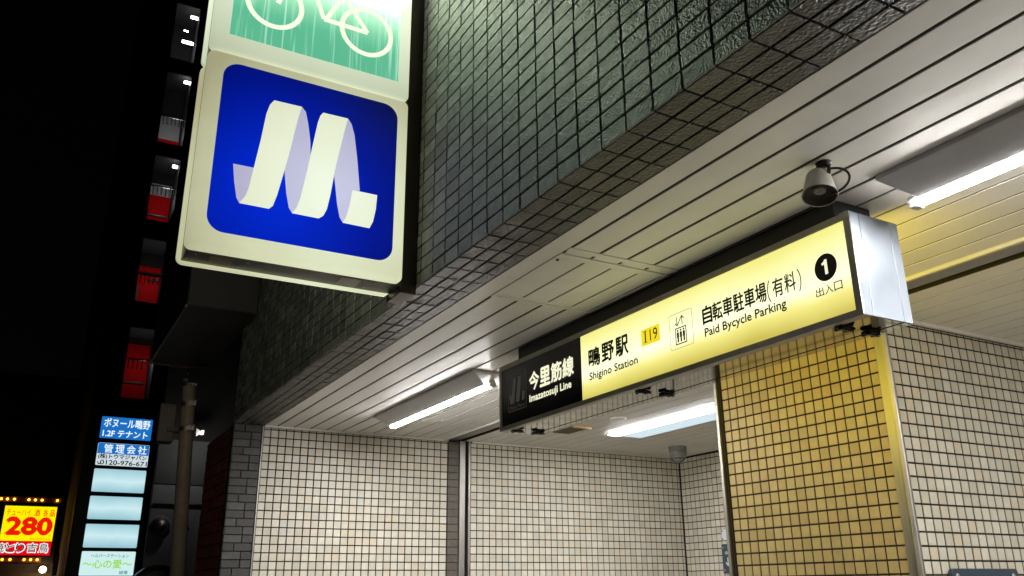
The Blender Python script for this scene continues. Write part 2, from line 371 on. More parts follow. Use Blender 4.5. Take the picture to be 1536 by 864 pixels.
# ================================================================== BATTEN LIGHTS
def batten(x0, x1, label):
    yc = 1.922; t = thing('batten_light', label, 'ceiling light', ((x0+x1)/2, yc, 1), group='batten lights on the front ceiling')
    prof = [(yc-.118, .9995), (yc-.118, .986), (yc-.026, .938), (yc+.026, .938), (yc+.118, .986), (yc+.118, .9995)]
    b = MB(); n = len(prof)
    L0 = [(x0-.004, *prof[0]), (x0-.004, *prof[1]), (x0+.045, *prof[2]), (x0+.045, *prof[3]), (x0-.004, *prof[4]), (x0-.004, *prof[5])]
    L1 = [(x1+.004, *prof[0]), (x1+.004, *prof[1]), (x1-.045, *prof[2]), (x1-.045, *prof[3]), (x1+.004, *prof[4]), (x1+.004, *prof[5])]
    b.add(L0+L1, [(i, (i+1) % n, n+(i+1) % n, n+i) for i in range(n)]+[(0, 5, 4, 1), (1, 4, 3, 2), (6, 7, 10, 11), (7, 8, 9, 10)])
    b.build('housing', M['lampw'], t, bevel=.002)
    lens = [(yc+.0255*math.cos(math.pi*(1+k/10)), .9385+.0085*math.sin(math.pi*(1+k/10))) for k in range(11)]   # shallow convex cover, shines downwards
    MB().prism(lens, (0, 0, 0), Y, Z, X, x0+.030, x1-.030).build('tube', M['tubem'], t)
    for xx in (x0+.018, x1-.018):
        s = MB(); s.box(xx-.010, xx+.010, yc-.016, yc+.016, .925, .945); s.cone((xx-.012, yc, .943), (xx+.012, yc, .943), .0175, .0175, 16)
        s.build('socket', M['lampw'], t)
batten(-4.93, -3.60, 'far batten light above the left beige wall, left of the hanging sign')
batten(-1.275, .06, 'right batten light close to the camera, right of the hanging sign')
# recessed light inside
rl = thing('recessed_light', 'long recessed light in the inner ceiling, cut off by the yellow-lit pillar', 'ceiling light', (-4.2, 3.62, 1))
MB().prism([(-4.86, 3.478), (-3.55, 3.478), (-3.55, 3.772), (-4.86, 3.772)], (0, 0, 0), X, Y, Z, .9955, .9985).build('rim', M['lampw'], rl)
MB().box(-4.845, -3.56, 3.485, 3.572, .991, .9952).build('tube_cover', emit('cover_lit', (1, .98, .96), 105), rl, bevel=.003)
MB().box(-4.845, -3.56, 3.575, 3.765, .992, .9952).build('reflector', emit('reflector_lit', (.62, .76, .84), 1.0), rl)
rl_added = thing('recessed_light', 'added unseen light over the side recess, beyond the right edge, brightening the walls', 'ceiling light', (.2, 3.6, 1))  # unseen light added to brighten the side of the pillar
MB().box(-.5, .8, 3.50, 3.66, .990, .9985).build('tube_cover', bpy.data.materials['cover_lit'], rl_added, bevel=.003)
# vent, detector, dome camera
vt = thing('ceiling_vent', 'small brown grille in the inner ceiling left of the recessed light', 'vent', (-4.81, 3.155, 1))
MB().box(-4.935, -4.685, 3.088, 3.222, .993, .9995).build('grille_frame', mat('bronze_grille', (.16, .13, .09), .5), vt, bevel=.001)
for k in range(9): MB().box(-4.928, -4.692, 3.094+k*.0138, 3.0985+k*.0138, .990, .9935).build('slat', bpy.data.materials['bronze_grille'], vt)
MB().box(-4.683, -4.672, 3.08, 3.228, .986, .9995).build('side_flange', mat('brass_flange', (.45, .30, .12), .4, metal=.6), vt)
dt = thing('smoke_detector', 'flat round white detector on the inner ceiling just under the hanging sign', 'smoke detector', (-4.33, 3.20, 1))
MB().lathe((-4.33, 3.20, .9998), (0, 0, -1), [(0, .05), (.010, .05), (.016, .043), (.018, .0)], 28).build('housing', M['white'], dt)
dc = thing('dome_camera', 'grey dome security camera hanging in the inner corner of the ceiling', 'security camera', (-5.09, 4.30, 1))
MB().lathe((-5.09, 4.30, 1.0), (0, 0, -1), [(0, .068), (.028, .066), (.030, .062), (.034, .062), (.036, .066), (.070, .062), (.072, .0)], 30).build('housing', mat('camera_grey', (.20, .205, .205), .4, metal=.3), dc)
dm = MB().lathe((-5.09, 4.30, .930), (0, 0, -1), [(0, .057)]+[(.052*math.sin(a), .057*math.cos(a)) for a in [k*math.pi/16 for k in range(9)]], 30).build('dome', mat('smoked_dome', (.06, .06, .065), .08, spec=.8, coat=1), dc)
MB().lathe((-5.09, 4.30, .928), (0, 0, -1), [(0, .0605), (.010, .0605), (.010, .056)], 30).build('ring', bpy.data.materials['camera_grey'], dc)
# loudspeaker
sp = thing('loudspeaker', 'small off-white bucket loudspeaker with a loop of cable, on the ceiling above the sign', 'loudspeaker', (-1.285, 1.64, 1))
c0 = Vector((-1.305, 1.619, .968)); ax = Vector((.16, -.26, -1)).normalized()
MB().lathe(c0, ax, [(-.004, .0), (-.003, .026), (.004, .030), (.060, .041), (.066, .0435), (.0675, .0428), (.066, .0412)], 36).build('horn', mat('aged_cream_plastic', (.52, .50, .45), .45, var=.15, vscale=25), sp)
MB().lathe(c0, ax, [(.0662, .0412), (.055, .036), (.040, .030), (.036, .018), (.036, .0)], 30).build('cone', mat('dark_cone', (.09, .08, .06), .5, var=.3, vscale=60), sp)
MB().lathe(c0, ax, [(.044, .0165), (.051, .0155), (.055, .010), (.053, .003), (.049, .0)], 24).build('dust_cap', mat('cap_grey', (.28, .25, .20), .5), sp)
b = MB()
pr_ = ax.cross(Vector((0, 1, 0))).normalized()
for s in (-1, 1):
    b.tube([c0+pr_*s*.034+ax*.016, c0+pr_*s*.036-ax*.006, c0+pr_*s*.016-ax*.016+Vector((0, 0, .006))], .0045)
b.tube([c0-pr_*.016-ax*.016+Vector((0, 0, .006)), c0+pr_*.016-ax*.016+Vector((0, 0, .006))], .0045)
b.tube([c0-ax*.014, Vector((-1.292, 1.630, .992))], .006)
b.lathe((-1.292, 1.630, 1.0), (0, 0, -1), [(0, .020), (.006, .020), (.010, .012), (.010, .0)], 16)
b.build('bracket', M['clip'], sp)
cb = [c0+Vector((.030, .0, .004))+Vector((.045*math.sin(t)*1.0, .02*math.sin(t), -.034*(1-math.cos(t)))) for t in [k*math.pi/12 for k in range(13)]]
MB().tube(cb, .0032).build('cable', M['clip'], sp)
# ================================================================== HANGING DIRECTION SIGN
SX0, SX1, SY0, SY1, SZ0, SZ1 = -3.327, -1.374, 1.803, 1.996, .650, .940
sg = thing('direction_sign', 'long hanging light box sign for the station with black and pale yellow faces', 'sign', ((SX0+SX1)/2, 1.9, SZ1))
YB = -2.668
s = MB()
for bx in ((SX0, SX1, .920, .940), (SX0, SX1, .650, .669)): s.box(bx[0], bx[1], SY0, SY0+.03, bx[2], bx[3])
s.box(SX0, SX0+.022, SY0, SY0+.03, .669, .920); s.box(SX1-.022, SX1, SY0, SY0+.03, .669, .920)
s.build('face_frame', M['frame'], sg, bevel=.0015)
s = MB(); s.box(SX0+.001, SX1-.003, SY0+.03, SY1-.03, .932, .9395); s.box(SX0+.001, SX0+.006, SY0+.03, SY1-.03, .654, .932); s.build('casing', M['frame'], sg)
s = MB(); s.box(SX1-.004, SX1+.001, SY0+.002, SY0+.036, .651, .939); s.box(SX1-.004, SX1+.001, SY0+.0375, SY1-.0355, .651, .939); s.box(SX1-.004, SX1+.001, SY1-.034, SY1-.001, .651, .939)
s.build('end_cap', M['alu'], sg, bevel=.0008)
MB().box(SX0+.002, SX1-.005, SY0+.031, SY1-.035, .6515, .6545).build('bottom_plate', M['mirror'], sg)
MB().box(SX0+.002, SX1-.002, SY1-.033, SY1-.001, .6500, .6540).build('bottom_rail', M['mirror'], sg)
MB().box(SX0+.022, YB, SY0+.004, SY0+.008, .669, .920).build('black_face', mat('black_acrylic', (.006, .006, .008), .2), sg)
cA, cB, cC = (.42, .36, .06), (.86, .82, .36), (.66, .62, .18)
yel = emit('lit_yellow_face', cB, 1.4, axis='Z', lo=.669, hi=.920, noise=.16, nscale=2.2, base=(.3, .28, .1), stops=[(0, cA), (.22, (.66, .60, .17)), (.42, (.86, .87, .58)), (.62, (.78, .79, .44)), (1, (.63, .60, .17))], gloss=.3)
MB().box(YB+.0005, SX1-.022, SY0+.004, SY0+.008, .669, .920).build('yellow_face', yel, sg)
# the back of the box is a lit face too
MB().box(SX0+.02, SX1-.02, SY1-.008, SY1-.004, .669, .920).build('back_face', emit('lit_back_face', (1., .76, .0), 4.8), sg)
s = MB()
for bx in ((SX0, SX1, .9215, .9385), (SX0, SX1, .6515, .6685)): s.box(bx[0]+.001, bx[1]-.006, SY1-.03, SY1, bx[2], bx[3])
s.box(SX0+.001, SX0+.02, SY1-.03, SY1-.0005, .6685, .9215); s.box(SX1-.02, SX1-.006, SY1-.03, SY1-.0005, .6685, .9215)
s.build('back_frame', M['frame'], sg)
MB().box(-3.172, -1.43, SY0+.014, SY1-.03, .9405, .9985).build('mounting_box', M['black'], sg)
MB().box(-1.4295, -1.405, SY0+.03, SY1-.05, .9402, .958).build('mounting_tab', M['frame'], sg)
for xc in (-3.243, -2.35, -1.475):
    for y0 in (1.823, 1.928):
        s = MB(); s.box(xc-.012, xc+.012, y0, y0+.05, .643, .6495); s.cone((xc-.016, y0+.008, .642), (xc+.016, y0+.008, .642), .005, .005, 8)
        s.cone((xc-.014, y0+.043, .643), (xc+.018, y0+.043, .643), .004, .004, 8); s.box(xc-.004, xc+.004, y0-.006, y0+.058, .640, .645)
        s.build('latch', M['clip'], sg)
FO = (0, SY0+.004, 0)      # face plane; u = X, v = Z, normal = -Y
wtxt = emit('lit_cream_letters', (.95, .93, .66), 1.0)
def st(body, u0, u1, v0, v1, m=None, bold=.0, **k): return text(body, FO, X, Z, u0, u1, v0, v1, m or M['blacktxt'], parent=sg, bold=bold, **k)
for i, ch in enumerate('今里筋線'): st(ch, -3.063+i*.0875, -3.063+i*.0875+.078, .784, .860, wtxt, .022)
st('Imazatosuji Line', -3.063, -2.742, .727, .765, wtxt, .02)
for i, ch in enumerate('鴫野駅'): st(ch, -2.615+i*.087, -2.615+i*.087+.075, .785, .855, bold=.018)
st('Shigino Station', -2.614, -2.316, .727, .764, bold=.013)
MB().prism([(-2.288, .787), (-2.187, .787), (-2.187, .846), (-2.288, .846)], FO, X, Z, -Y, .0002, .0006).build('number_plate', emit('lit_yellow_plate', (.92, .72, .02), 1.0), sg)
st('19', -2.240, -2.199, .797, .838, bold=.0, thick=.0011)
s = MB(); s.prism([(-2.268, .797), (-2.262, .797), (-2.262, .838), (-2.268, .838)], FO, X, Z, -Y, .0008, .0012)
for v in (.797, .836): s.prism([(-2.275, v), (-2.255, v), (-2.255, v+.002), (-2.275, v+.002)], FO, X, Z, -Y, .0008, .0013)
s.build('letter', M['blacktxt'], sg)
for i, ch in enumerate('自転車駐車場'): st(ch, -1.970+i*.0467, -1.970+i*.0467+.0425, .782, .840, bold=.017)
st('（', -1.690, -1.678, .772, .840); st('有', -1.668, -1.628, .782, .838, bold=.01); st('料', -1.622, -1.582, .782, .838, bold=.01); st('）', -1.573, -1.561, .772, .840)
st('Paid Bycycle Parking', -1.966, -1.625, .733, .768, bold=.013)
s = MB(); s.prism([(-1.474+.0375*math.cos(a), .812+.0385*math.sin(a)) for a in [2*math.pi*k/40 for k in range(40)]], FO, X, Z, -Y, .0002, .0007); s.build('number_disc', M['blacktxt'], sg)
s = MB(); s.prism([(-1.477, .792), (-1.4675, .792), (-1.4675, .834), (-1.475, .834), (-1.479, .8285), (-1.485, .8265), (-1.485, .820), (-1.477, .821)], FO, X, Z, -Y, .0008, .0014); s.build('digit', wtxt, sg)
for i, ch in enumerate('出入口'): st(ch, -1.517+i*.031, -1.517+i*.031+.027, .737, .762, bold=.004)
# lift pictogram
def ring(mb, outer, inner, O, U, V, N, d0, d1):
    n = len(outer)
    for i in range(n):
        j = (i+1) % n
        mb.prism([outer[i], outer[j], inner[j], inner[i]], O, U, V, N, d0, d1)
ln = MB(); ring(ln, rrect(-2.135, -2.020, .735, .855, .006), rrect(-2.1338, -2.0212, .7362, .8538, .005), FO, X, Z, -Y, .0003, .0007)
ring(ln, rrect(-2.108, -2.052, .748, .805, .001, 1), rrect(-2.1045, -2.0555, .7515, .8015, .0005, 1), FO, X, Z, -Y, .0003, .0007)
for k in range(3):
    c = -2.095+k*.015
    ln.prism([(c+.0042*math.cos(a), .795+.0035*math.sin(a)) for a in [2*math.pi*q/10 for q in range(10)]], FO, X, Z, -Y, .0003, .0007)
    ln.prism(rrect(c-.0052, c+.0052, .770, .790, .003, 3), FO, X, Z, -Y, .0003, .0007)
    ln.prism([(c-.0035, .756), (c+.0035, .756), (c+.0035, .770), (c-.0035, .770)], FO, X, Z, -Y, .0003, .0007)
def bar(mb, a, b, w, O, U, V, N, d0, d1):
    a, b = Vector(a), Vector(b); d = (b-a).normalized(); n = Vector((-d.y, d.x))*w/2
    mb.prism([tuple(a-n), tuple(b-n), tuple(b+n), tuple(a+n)], O, U, V, N, d0, d1)
for a, b in (((-2.096, .842), (-2.096, .812)), ((-2.096, .812), (-2.106, .823)), ((-2.096, .812), (-2.086, .823)), ((-2.070, .812), (-2.070, .842)), ((-2.070, .842), (-2.080, .831)), ((-2.070, .842), (-2.060, .831)), ((-2.096, .812), (-2.070, .842))):
    bar(ln, a, b, .003, FO, X, Z, -Y, .0003, .0008)
ln.build('lift_pictogram', M['blacktxt'], sg)
# the dim line logo at the left end
dim = mat('dim_logo_grey', (.45, .45, .43), .4)
ln = MB(); ring(ln, rrect(-3.249, -3.090, .722, .888, .010), rrect(-3.246, -3.093, .725, .885, .008), FO, X, Z, -Y, .0003, .0007)
ln.prism([(-3.225, .756), (-3.196, .756), (-3.176, .868), (-3.204, .868)], FO, X, Z, -Y, .0003, .0008)
ln.prism([(-3.180, .758), (-3.150, .758), (-3.134, .868), (-3.160, .868)], FO, X, Z, -Y, .0003, .0008)
ln.prism([(-3.130, .758), (-3.106, .758), (-3.103, .795), (-3.126, .795)], FO, X, Z, -Y, .0003, .0008)
ln.prism([(-3.236, .795), (-3.222, .797), (-3.220, .765), (-3.228, .758)], FO, X, Z, -Y, .0003, .0008)
ln.build('logo', dim, sg)
st('Osaka Metro', -3.235, -3.105, .731, .747, dim)
# ================================================================== METRO LIGHT BOX on the facade
mx = thing('metro_light_box', 'tall projecting light box with a white ribbon M on blue under a green bicycle panel', 'sign', (-2.66, 1.105, 1))
cream = [(0, (.50, .50, .33)), (.5, (.66, .69, .50)), (1, (.76, .84, .66))]
MX = -2.6
def panel(y0, y1, z0, z1, m, name, parent, xo=MX, d=1, r=.022):
    b = MB(); loops = [(0, -.034, r), (0, -.016, r), (.003, -.008, r), (.009, -.002, r*.9), (.020, .0, r*.7), (.042, .0005, r*.4)]
    vs = []; n = None
    for ins, dx, rr in loops:
        p = rrect(y0+ins, y1-ins, z0+ins, z1-ins, max(rr, .004), 6); n = len(p)
        vs += [(xo+dx*d, q[0], q[1]) for q in p]
    fs = []
    for k in range(len(loops)-1):
        for i in range(n):
            f = (k*n+i, k*n+(i+1) % n, (k+1)*n+(i+1) % n, (k+1)*n+i)
            fs.append(f if d > 0 else f[::-1])
    b.add(vs, fs, True)
    c = tuple((len(loops)-1)*n+i for i in range(n)); b.add(vs, [c if d > 0 else c[::-1]])
    return b.build(name, m, parent)
def backlit(name, c_dark, c_mid, c_hi, cy, cz, rad, s=1., noise=.2, base=(.35, .36, .3)):
    """acrylic lit from inside by its own tubes: brightest near them, duller towards the casing"""
    m, N, L = nt(name); b = N['Principled BSDF']; b.inputs['Base Color'].default_value = (*base, 1); b.inputs['Roughness'].default_value = .3
    g = N.new('ShaderNodeNewGeometry'); mp = N.new('ShaderNodeMapping'); L.new(g.outputs['Position'], mp.inputs[0])
    mp.inputs['Location'].default_value = (0, -cy/rad, -cz/rad); mp.inputs['Scale'].default_value = (0, 1/rad, 1/rad)
    ln_ = N.new('ShaderNodeVectorMath'); ln_.operation = 'LENGTH'; L.new(mp.outputs[0], ln_.inputs[0])
    n = N.new('ShaderNodeTexNoise'); n.inputs['Scale'].default_value = 5; L.new(g.outputs['Position'], n.inputs['Vector'])
    a = N.new('ShaderNodeMath'); a.operation = 'MULTIPLY_ADD'; L.new(n.outputs[0], a.inputs[0]); a.inputs[1].default_value = noise; L.new(ln_.outputs['Value'], a.inputs[2])
    r = N.new('ShaderNodeValToRGB'); e = r.color_ramp.elements; e[0].position = .15; e[0].color = (*c_hi, 1); e[1].position = 1.15; e[1].color = (*c_dark, 1)
    q = e.new(.6); q.color = (*c_mid, 1); e[-1].position = 1.0
    L.new(a.outputs[0], r.inputs[0]); L.new(r.outputs[0], b.inputs['Emission Color']); b.inputs['Emission Strength'].default_value = s
    return m
m_cream = backlit('lit_cream_acrylic', (.30, .29, .17), (.50, .52, .34), (.68, .77, .56), .80, 1.25, .68, s=1.2)
m_cream2 = backlit('lit_pale_acrylic', (.09, .10, .07), (.18, .20, .15), (.88, .93, .78), .72, 2.60, 1.0, s=5.0, noise=.05)  # glow boosted towards the unseen top, to brighten the front wall
p1 = panel(.318, 1.036, .998, 1.713, m_cream, 'lower_panel', mx)
p2 = panel(.318, 1.036, 1.717, 2.447, m_cream2, 'upper_panel', mx)
panel(.3135, 1.036, .985, 1.713, m_cream, 'rear_lower_panel', mx, -2.764, -1)
panel(.3135, 1.036, 1.717, 2.447, m_cream2, 'rear_upper_panel', mx, -2.764, -1)
MB().box(-2.730, -2.634, .328, 1.038, .994, 2.44).build('casing', M['dmetal'], mx)
tape = mat('aged_tape', (.16, .13, .08), .3, var=.2, vscale=20)
for y0, y1, x0 in ((.405, .475, -2.716), (.83, .90, -2.716)): MB().box(x0, -2.638, y0, y1, .9922, .9938).build('tape', tape, mx)
sc_ = MB()
for y in (.36, .52, .95):
    sc_.lathe((-2.65, y, .9938), (0, 0, -1), [(0, .004), (.002, .003), (.002, 0)], 8); sc_.lathe((-2.70, y-.02, .9938), (0, 0, -1), [(0, .004), (.002, .003), (.002, 0)], 8)
sc_.build('screws', M['steel'], mx)
MB().box(-2.760, -2.632, 1.036, 1.0975, .97, 2.7).build('wall_channel', mat('bronze_channel', (.055, .042, .032), .3, metal=.6, var=.2, vscale=5), mx, bevel=.003)
MO = (MX+.0006, 0, 0)      # u = Y, v = Z, normal = +X
blue = backlit('lit_blue_film', (.0, .002, .05), (.0, .008, .30), (.0, .022, .62), .58, 1.24, .62, base=(.01, .01, .08), noise=.12)
MB().prism(rrect(.3705, .9905, 1.0605, 1.674, .055, 8), MO, Y, Z, X, .0, .001).build('blue_field', blue, p1)
lightc = backlit('lit_ribbon_cream', (.66, .68, .48), (.78, .83, .62), (.86, .94, .76), .75, 1.28, .5)
lav = backlit('lit_ribbon_lavender', (.36, .36, .50), (.46, .45, .62), (.56, .58, .76), .75, 1.28, .5)
EM = {'A': [(0.4644, 1.1703), (0.4808, 1.1978), (0.4892, 1.2288), (0.4991, 1.3081), (0.5127, 1.4166), (0.522, 1.5134), (0.5308, 1.5502), (0.5436, 1.5710), (0.6386, 1.5730), (0.6314, 1.5375), (0.6255, 1.5013), (0.6099, 1.3885), (0.5936, 1.2918), (0.5815, 1.2242), (0.5709, 1.1836), (0.5593, 1.1705)],
      'B': [(0.6349, 1.1711), (0.6486, 1.194), (0.658, 1.2284), (0.6742, 1.3376), (0.6858, 1.4351), (0.6981, 1.5283), (0.705, 1.5569), (0.7142, 1.5715), (0.8044, 1.5730), (0.7972, 1.5373), (0.7896, 1.4901), (0.771, 1.3747), (0.7591, 1.2642), (0.7503, 1.2095), (0.7397, 1.1837), (0.7247, 1.1710)],
      'F': [(0.8082, 1.1725), (0.8193, 1.1979), (0.8292, 1.2465), (0.8363, 1.3013), (0.9257, 1.3017), (0.923, 1.2467), (0.9149, 1.198), (0.9032, 1.1716)],
      'L0': [(0.4328, 1.3035), (0.4994, 1.3045), (0.4892, 1.2288), (0.4808, 1.1978), (0.4645, 1.1705), (0.4538, 1.1879), (0.4418, 1.2431)],
      'M1': [(0.6386, 1.5730), (0.6535, 1.5577), (0.6654, 1.5123), (0.6775, 1.4466), (0.6813, 1.3931), (0.6701, 1.31), (0.658, 1.2284), (0.6486, 1.194), (0.6349, 1.1715), (0.623, 1.1885), (0.611, 1.2373), (0.5973, 1.3248), (0.6099, 1.3885), (0.6255, 1.5013), (0.6314, 1.5375)],
      'M2': [(0.8044, 1.5730), (0.8185, 1.5545), (0.8311, 1.5153), (0.8466, 1.421), (0.8618, 1.3036), (0.8363, 1.3013), (0.8292, 1.2465), (0.8193, 1.1979), (0.8082, 1.1725), (0.796, 1.1904), (0.7845, 1.2367), (0.7681, 1.34), (0.771, 1.3747), (0.7896, 1.4901), (0.7972, 1.5373)]}
for k, pts in EM.items():
    area = sum(pts[i][0]*pts[(i+1) % len(pts)][1]-pts[(i+1) % len(pts)][0]*pts[i][1] for i in range(len(pts)))
    if area < 0: pts = pts[::-1]
    lit = k in 'ABF'
    MB().prism(pts, MO, Y, Z, X, .0011, .0018 if lit else .0015).build('ribbon', lightc if lit else lav, p1)
# bicycle panel: teal film with pale drips, white bicycle
m, N, L = nt('lit_teal_film'); b = N['Principled BSDF']; b.inputs['Base Color'].default_value = (.05, .2, .12, 1); b.inputs['Roughness'].default_value = .3
gN = N.new('ShaderNodeNewGeometry'); mp = N.new('ShaderNodeMapping'); mp.inputs['Scale'].default_value = (0, 60, 1.6); L.new(gN.outputs['Position'], mp.inputs[0])
n1 = N.new('ShaderNodeTexNoise'); n1.inputs['Scale'].default_value = 1.5; n1.inputs['Detail'].default_value = 3; L.new(mp.outputs[0], n1.inputs['Vector'])
r1 = N.new('ShaderNodeValToRGB'); r1.color_ramp.elements[0].position = .54; r1.color_ramp.elements[0].color = (.14, .62, .36, 1); r1.color_ramp.elements[1].position = .66; r1.color_ramp.elements[1].color = (.45, .92, .66, 1)
L.new(n1.outputs[0], r1.inputs[0])
sep = N.new('ShaderNodeSeparateXYZ'); L.new(gN.outputs['Position'], sep.inputs[0])
mr = N.new('ShaderNodeMapRange'); mr.inputs[1].default_value = 1.75; mr.inputs[2].default_value = 2.40; L.new(sep.outputs[2], mr.inputs[0])
pw = N.new('ShaderNodeMath'); pw.operation = 'POWER'; pw.inputs[1].default_value = 4.0; L.new(mr.outputs[0], pw.inputs[0])
ms = N.new('ShaderNodeMath'); ms.operation = 'MULTIPLY_ADD'; ms.inputs[1].default_value = 24.0; ms.inputs[2].default_value = .78; L.new(pw.outputs[0], ms.inputs[0])  # unseen upper part made far brighter, added to light the front wall
mc = N.new('ShaderNodeMix'); mc.data_type = 'RGBA'; mrc = N.new('ShaderNodeMapRange'); mrc.inputs[1].default_value = 1.9; mrc.inputs[2].default_value = 2.25; mrc.inputs[3].default_value = 0; mrc.inputs[4].default_value = .9
L.new(sep.outputs[2], mrc.inputs[0]); L.new(mrc.outputs[0], mc.inputs[0]); L.new(r1.outputs[0], mc.inputs[6]); mc.inputs[7].default_value = (.82, .90, .64, 1)
L.new(mc.outputs[2], b.inputs['Emission Color']); L.new(ms.outputs[0], b.inputs['Emission Strength'])
MB().prism([(.375, 1.781), (.986, 1.781), (.986, 2.385), (.375, 2.385)], MO, Y, Z, X, .0, .001).build('teal_field', m, p2)
bkm = emit('lit_bicycle_white', (.88, .95, .72), 1.1)
bk = MB()
def hoop(cy, cz, ro, ri):
    n = 48
    o_ = [(cy+ro*math.cos(2*math.pi*k/n), cz+ro*math.sin(2*math.pi*k/n)) for k in range(n)]
    i_ = [(cy+ri*math.cos(2*math.pi*k/n), cz+ri*math.sin(2*math.pi*k/n)) for k in range(n)]
    ring(bk, o_, i_, MO, Y, Z, X, .0011, .0016)
hoop(.855, 1.953, .104, .086); hoop(.515, 1.955, .104, .086)
for a, b_, w in (((.692, 1.953), (.858, 1.951), .018), ((.858, 1.951), (.765, 2.075), .017), ((.692, 1.953), (.640, 2.090), .017), ((.700, 1.957), (.765, 2.085), .016), ((.525, 1.960), (.560, 2.09), .018), ((.560, 2.09), (.765, 2.085), .016), ((.745, 2.10), (.80, 2.10), .018)):
    bar(bk, a, b_, w, MO, Y, Z, X, .0012, .0017)
bk.build('bicycle', bkm, p2)
# ================================================================== SMALL PLATES
pn = thing('arrow_plate', 'small dark navy plate with white arrow pointing down, on the end wall beside the pillar', 'sign', (-5.08, 4.70, .19))
MB().prism(rrect(-5.128, -4.93, .086, .297, .008), (0, 4.699, 0), X, Z, -Y, 0, .008).build('plate', M['navy'], pn)
PO = (0, 4.691, 0)
text('のりば', PO, X, Z, -5.095, -4.98, .222, .245, M['white'], parent=pn, bold=.02, thick=.0008)
s = MB()
for a, b_, w in (((-5.070, .200), (-5.070, .145), .010), ((-5.070, .140), (-5.092, .165), .010), ((-5.070, .140), (-5.048, .165), .010)): bar(s, a, b_, w, PO, X, Z, -Y, .0003, .001)
s.build('arrow', M['white'], pn)
s = MB()
for q in ((-5.112, .272), (-5.112, .112)): s.lathe((q[0], 4.691, q[1]), (0, -1, 0), [(0, .007), (.003, .006), (.004, 0)], 12)
s.build('screws', M['steel'], pn)
wp = thing('white_notice', 'small white notice plate screwed to the end wall above the navy arrow plate', 'sign', (-5.07, 4.70, .365))
MB().box(-5.120, -4.98, 4.694, 4.699, .325, .402).build('plate', mat('notice_white', (.72, .74, .80), .4), wp)
s = MB()
for q in ((-5.113, .392), (-5.113, .334)): s.lathe((q[0], 4.694, q[1]), (0, -1, 0), [(0, .006), (.003, .005), (.004, 0)], 10)
s.build('screws', M['clip'], wp)
np_ = thing('navy_wall_plate', 'dark navy plate with rounded corners on the side of the pillar at the bottom right', 'sign', (XP, 3.18, 0))
MB().prism(rrect(2.984, 3.384, -.35, .052, .018), (XP+.0005, 0, 0), Y, Z, X, 0, .016).build('plate', M['navy'], np_, bevel=.002)
s = MB()
for yy in (3.015, 3.352): s.lathe((XP+.0165, yy, .026), (1, 0, 0), [(0, .010), (.003, .008), (.004, 0)], 14)
s.build('screws', M['steel'], np_)
text('①', (XP+.017, 0, 0), Y, Z, 3.10, 3.16, -.04, .020, M['white'], parent=np_)
# ================================================================== NEIGHBOURS down the street (all in the dark)
bkw = thing('brick_wall', 'dark red brick house front just past the tiled pier', 'building', (-6.0, YF, GZ))
MB().box(-6.42, -5.67, 1.112, 2.6, GZ, .99).build('backing', M['void'], bkw)
rb = [mat('red_brick_%d' % i, c, .8, var=.3, vscale=30, bump=.3) for i, c in enumerate([(.30, .075, .05), (.24, .06, .045), (.36, .09, .06)])]
rows(bkw, 'brick', (0, 1.112, 0), X, Z, [0, 1], joints(GZ, .985, .075), rb, gap=.010, t=.006, limit=120,
     offset=lambda j: joints(-6.415, -5.675, .21, -6.415-(.105 if j % 2 else 0)))
us = thing('upper_shopfront', 'black box sign of the next house, hanging over the pavement past the metro light box', 'sign', (-5.9, .88, 1.6))
MB().box(-6.66, -5.13, .68, 1.098, 1.60, 2.75).build('box', mat('brown_black', (.045, .036, .033), .6, var=.2), us, bevel=.01)
s = MB(); s.box(-6.66, -5.13, .672, .684, 1.585, 1.60); s.box(-6.672, -6.655, .672, 1.098, 1.585, 1.60); s.build('lower_edge', mat('edge_brown', (.15, .07, .05), .4, metal=.3), us)
# utility pole
po = thing('utility_pole', 'grey-brown leaning utility pole with steel bands, behind the pier', 'pole', (-9, 1.49, GZ))
pt = lambda z: Vector((-9, 1.312+.050*(1.98-z), z))
pm = mat('pole_grey', (.28, .235, .175), .6, var=.15, vscale=8)
MB().cone(pt(GZ), pt(2.02), .074, .066, 24).build('shaft', pm, po)
for z in (1.97, 1.767, 1.519):
    s = MB(); s.cone(pt(z-.022), pt(z+.022), .071, .071, 24); s.box(-8.945, -8.90, pt(z).y-.02, pt(z).y+.06, z-.02, z+.02); s.build('band', M['steel'], po, bevel=.002)
    for q in (0, 1): MB().box(-8.93, -8.88, pt(z).y+.005+.035*q, pt(z).y+.02+.035*q, z-.028, z+.028).build('clasp', M['lampw'], po)
jb = thing('junction_box', 'dull grey metal box strapped behind the utility pole', 'box', (-9.2, 1.15, 1.6))
MB().box(-9.3, -9.10, 1.08, 1.235, 1.40, 1.78).build('box', mat('box_grey', (.14, .12, .10), .6, var=.2), jb, bevel=.01)
MB().box(-9.16, -9.05, 1.17, 1.30, 1.50, 1.54).build('bracket', M['dmetal'], jb)
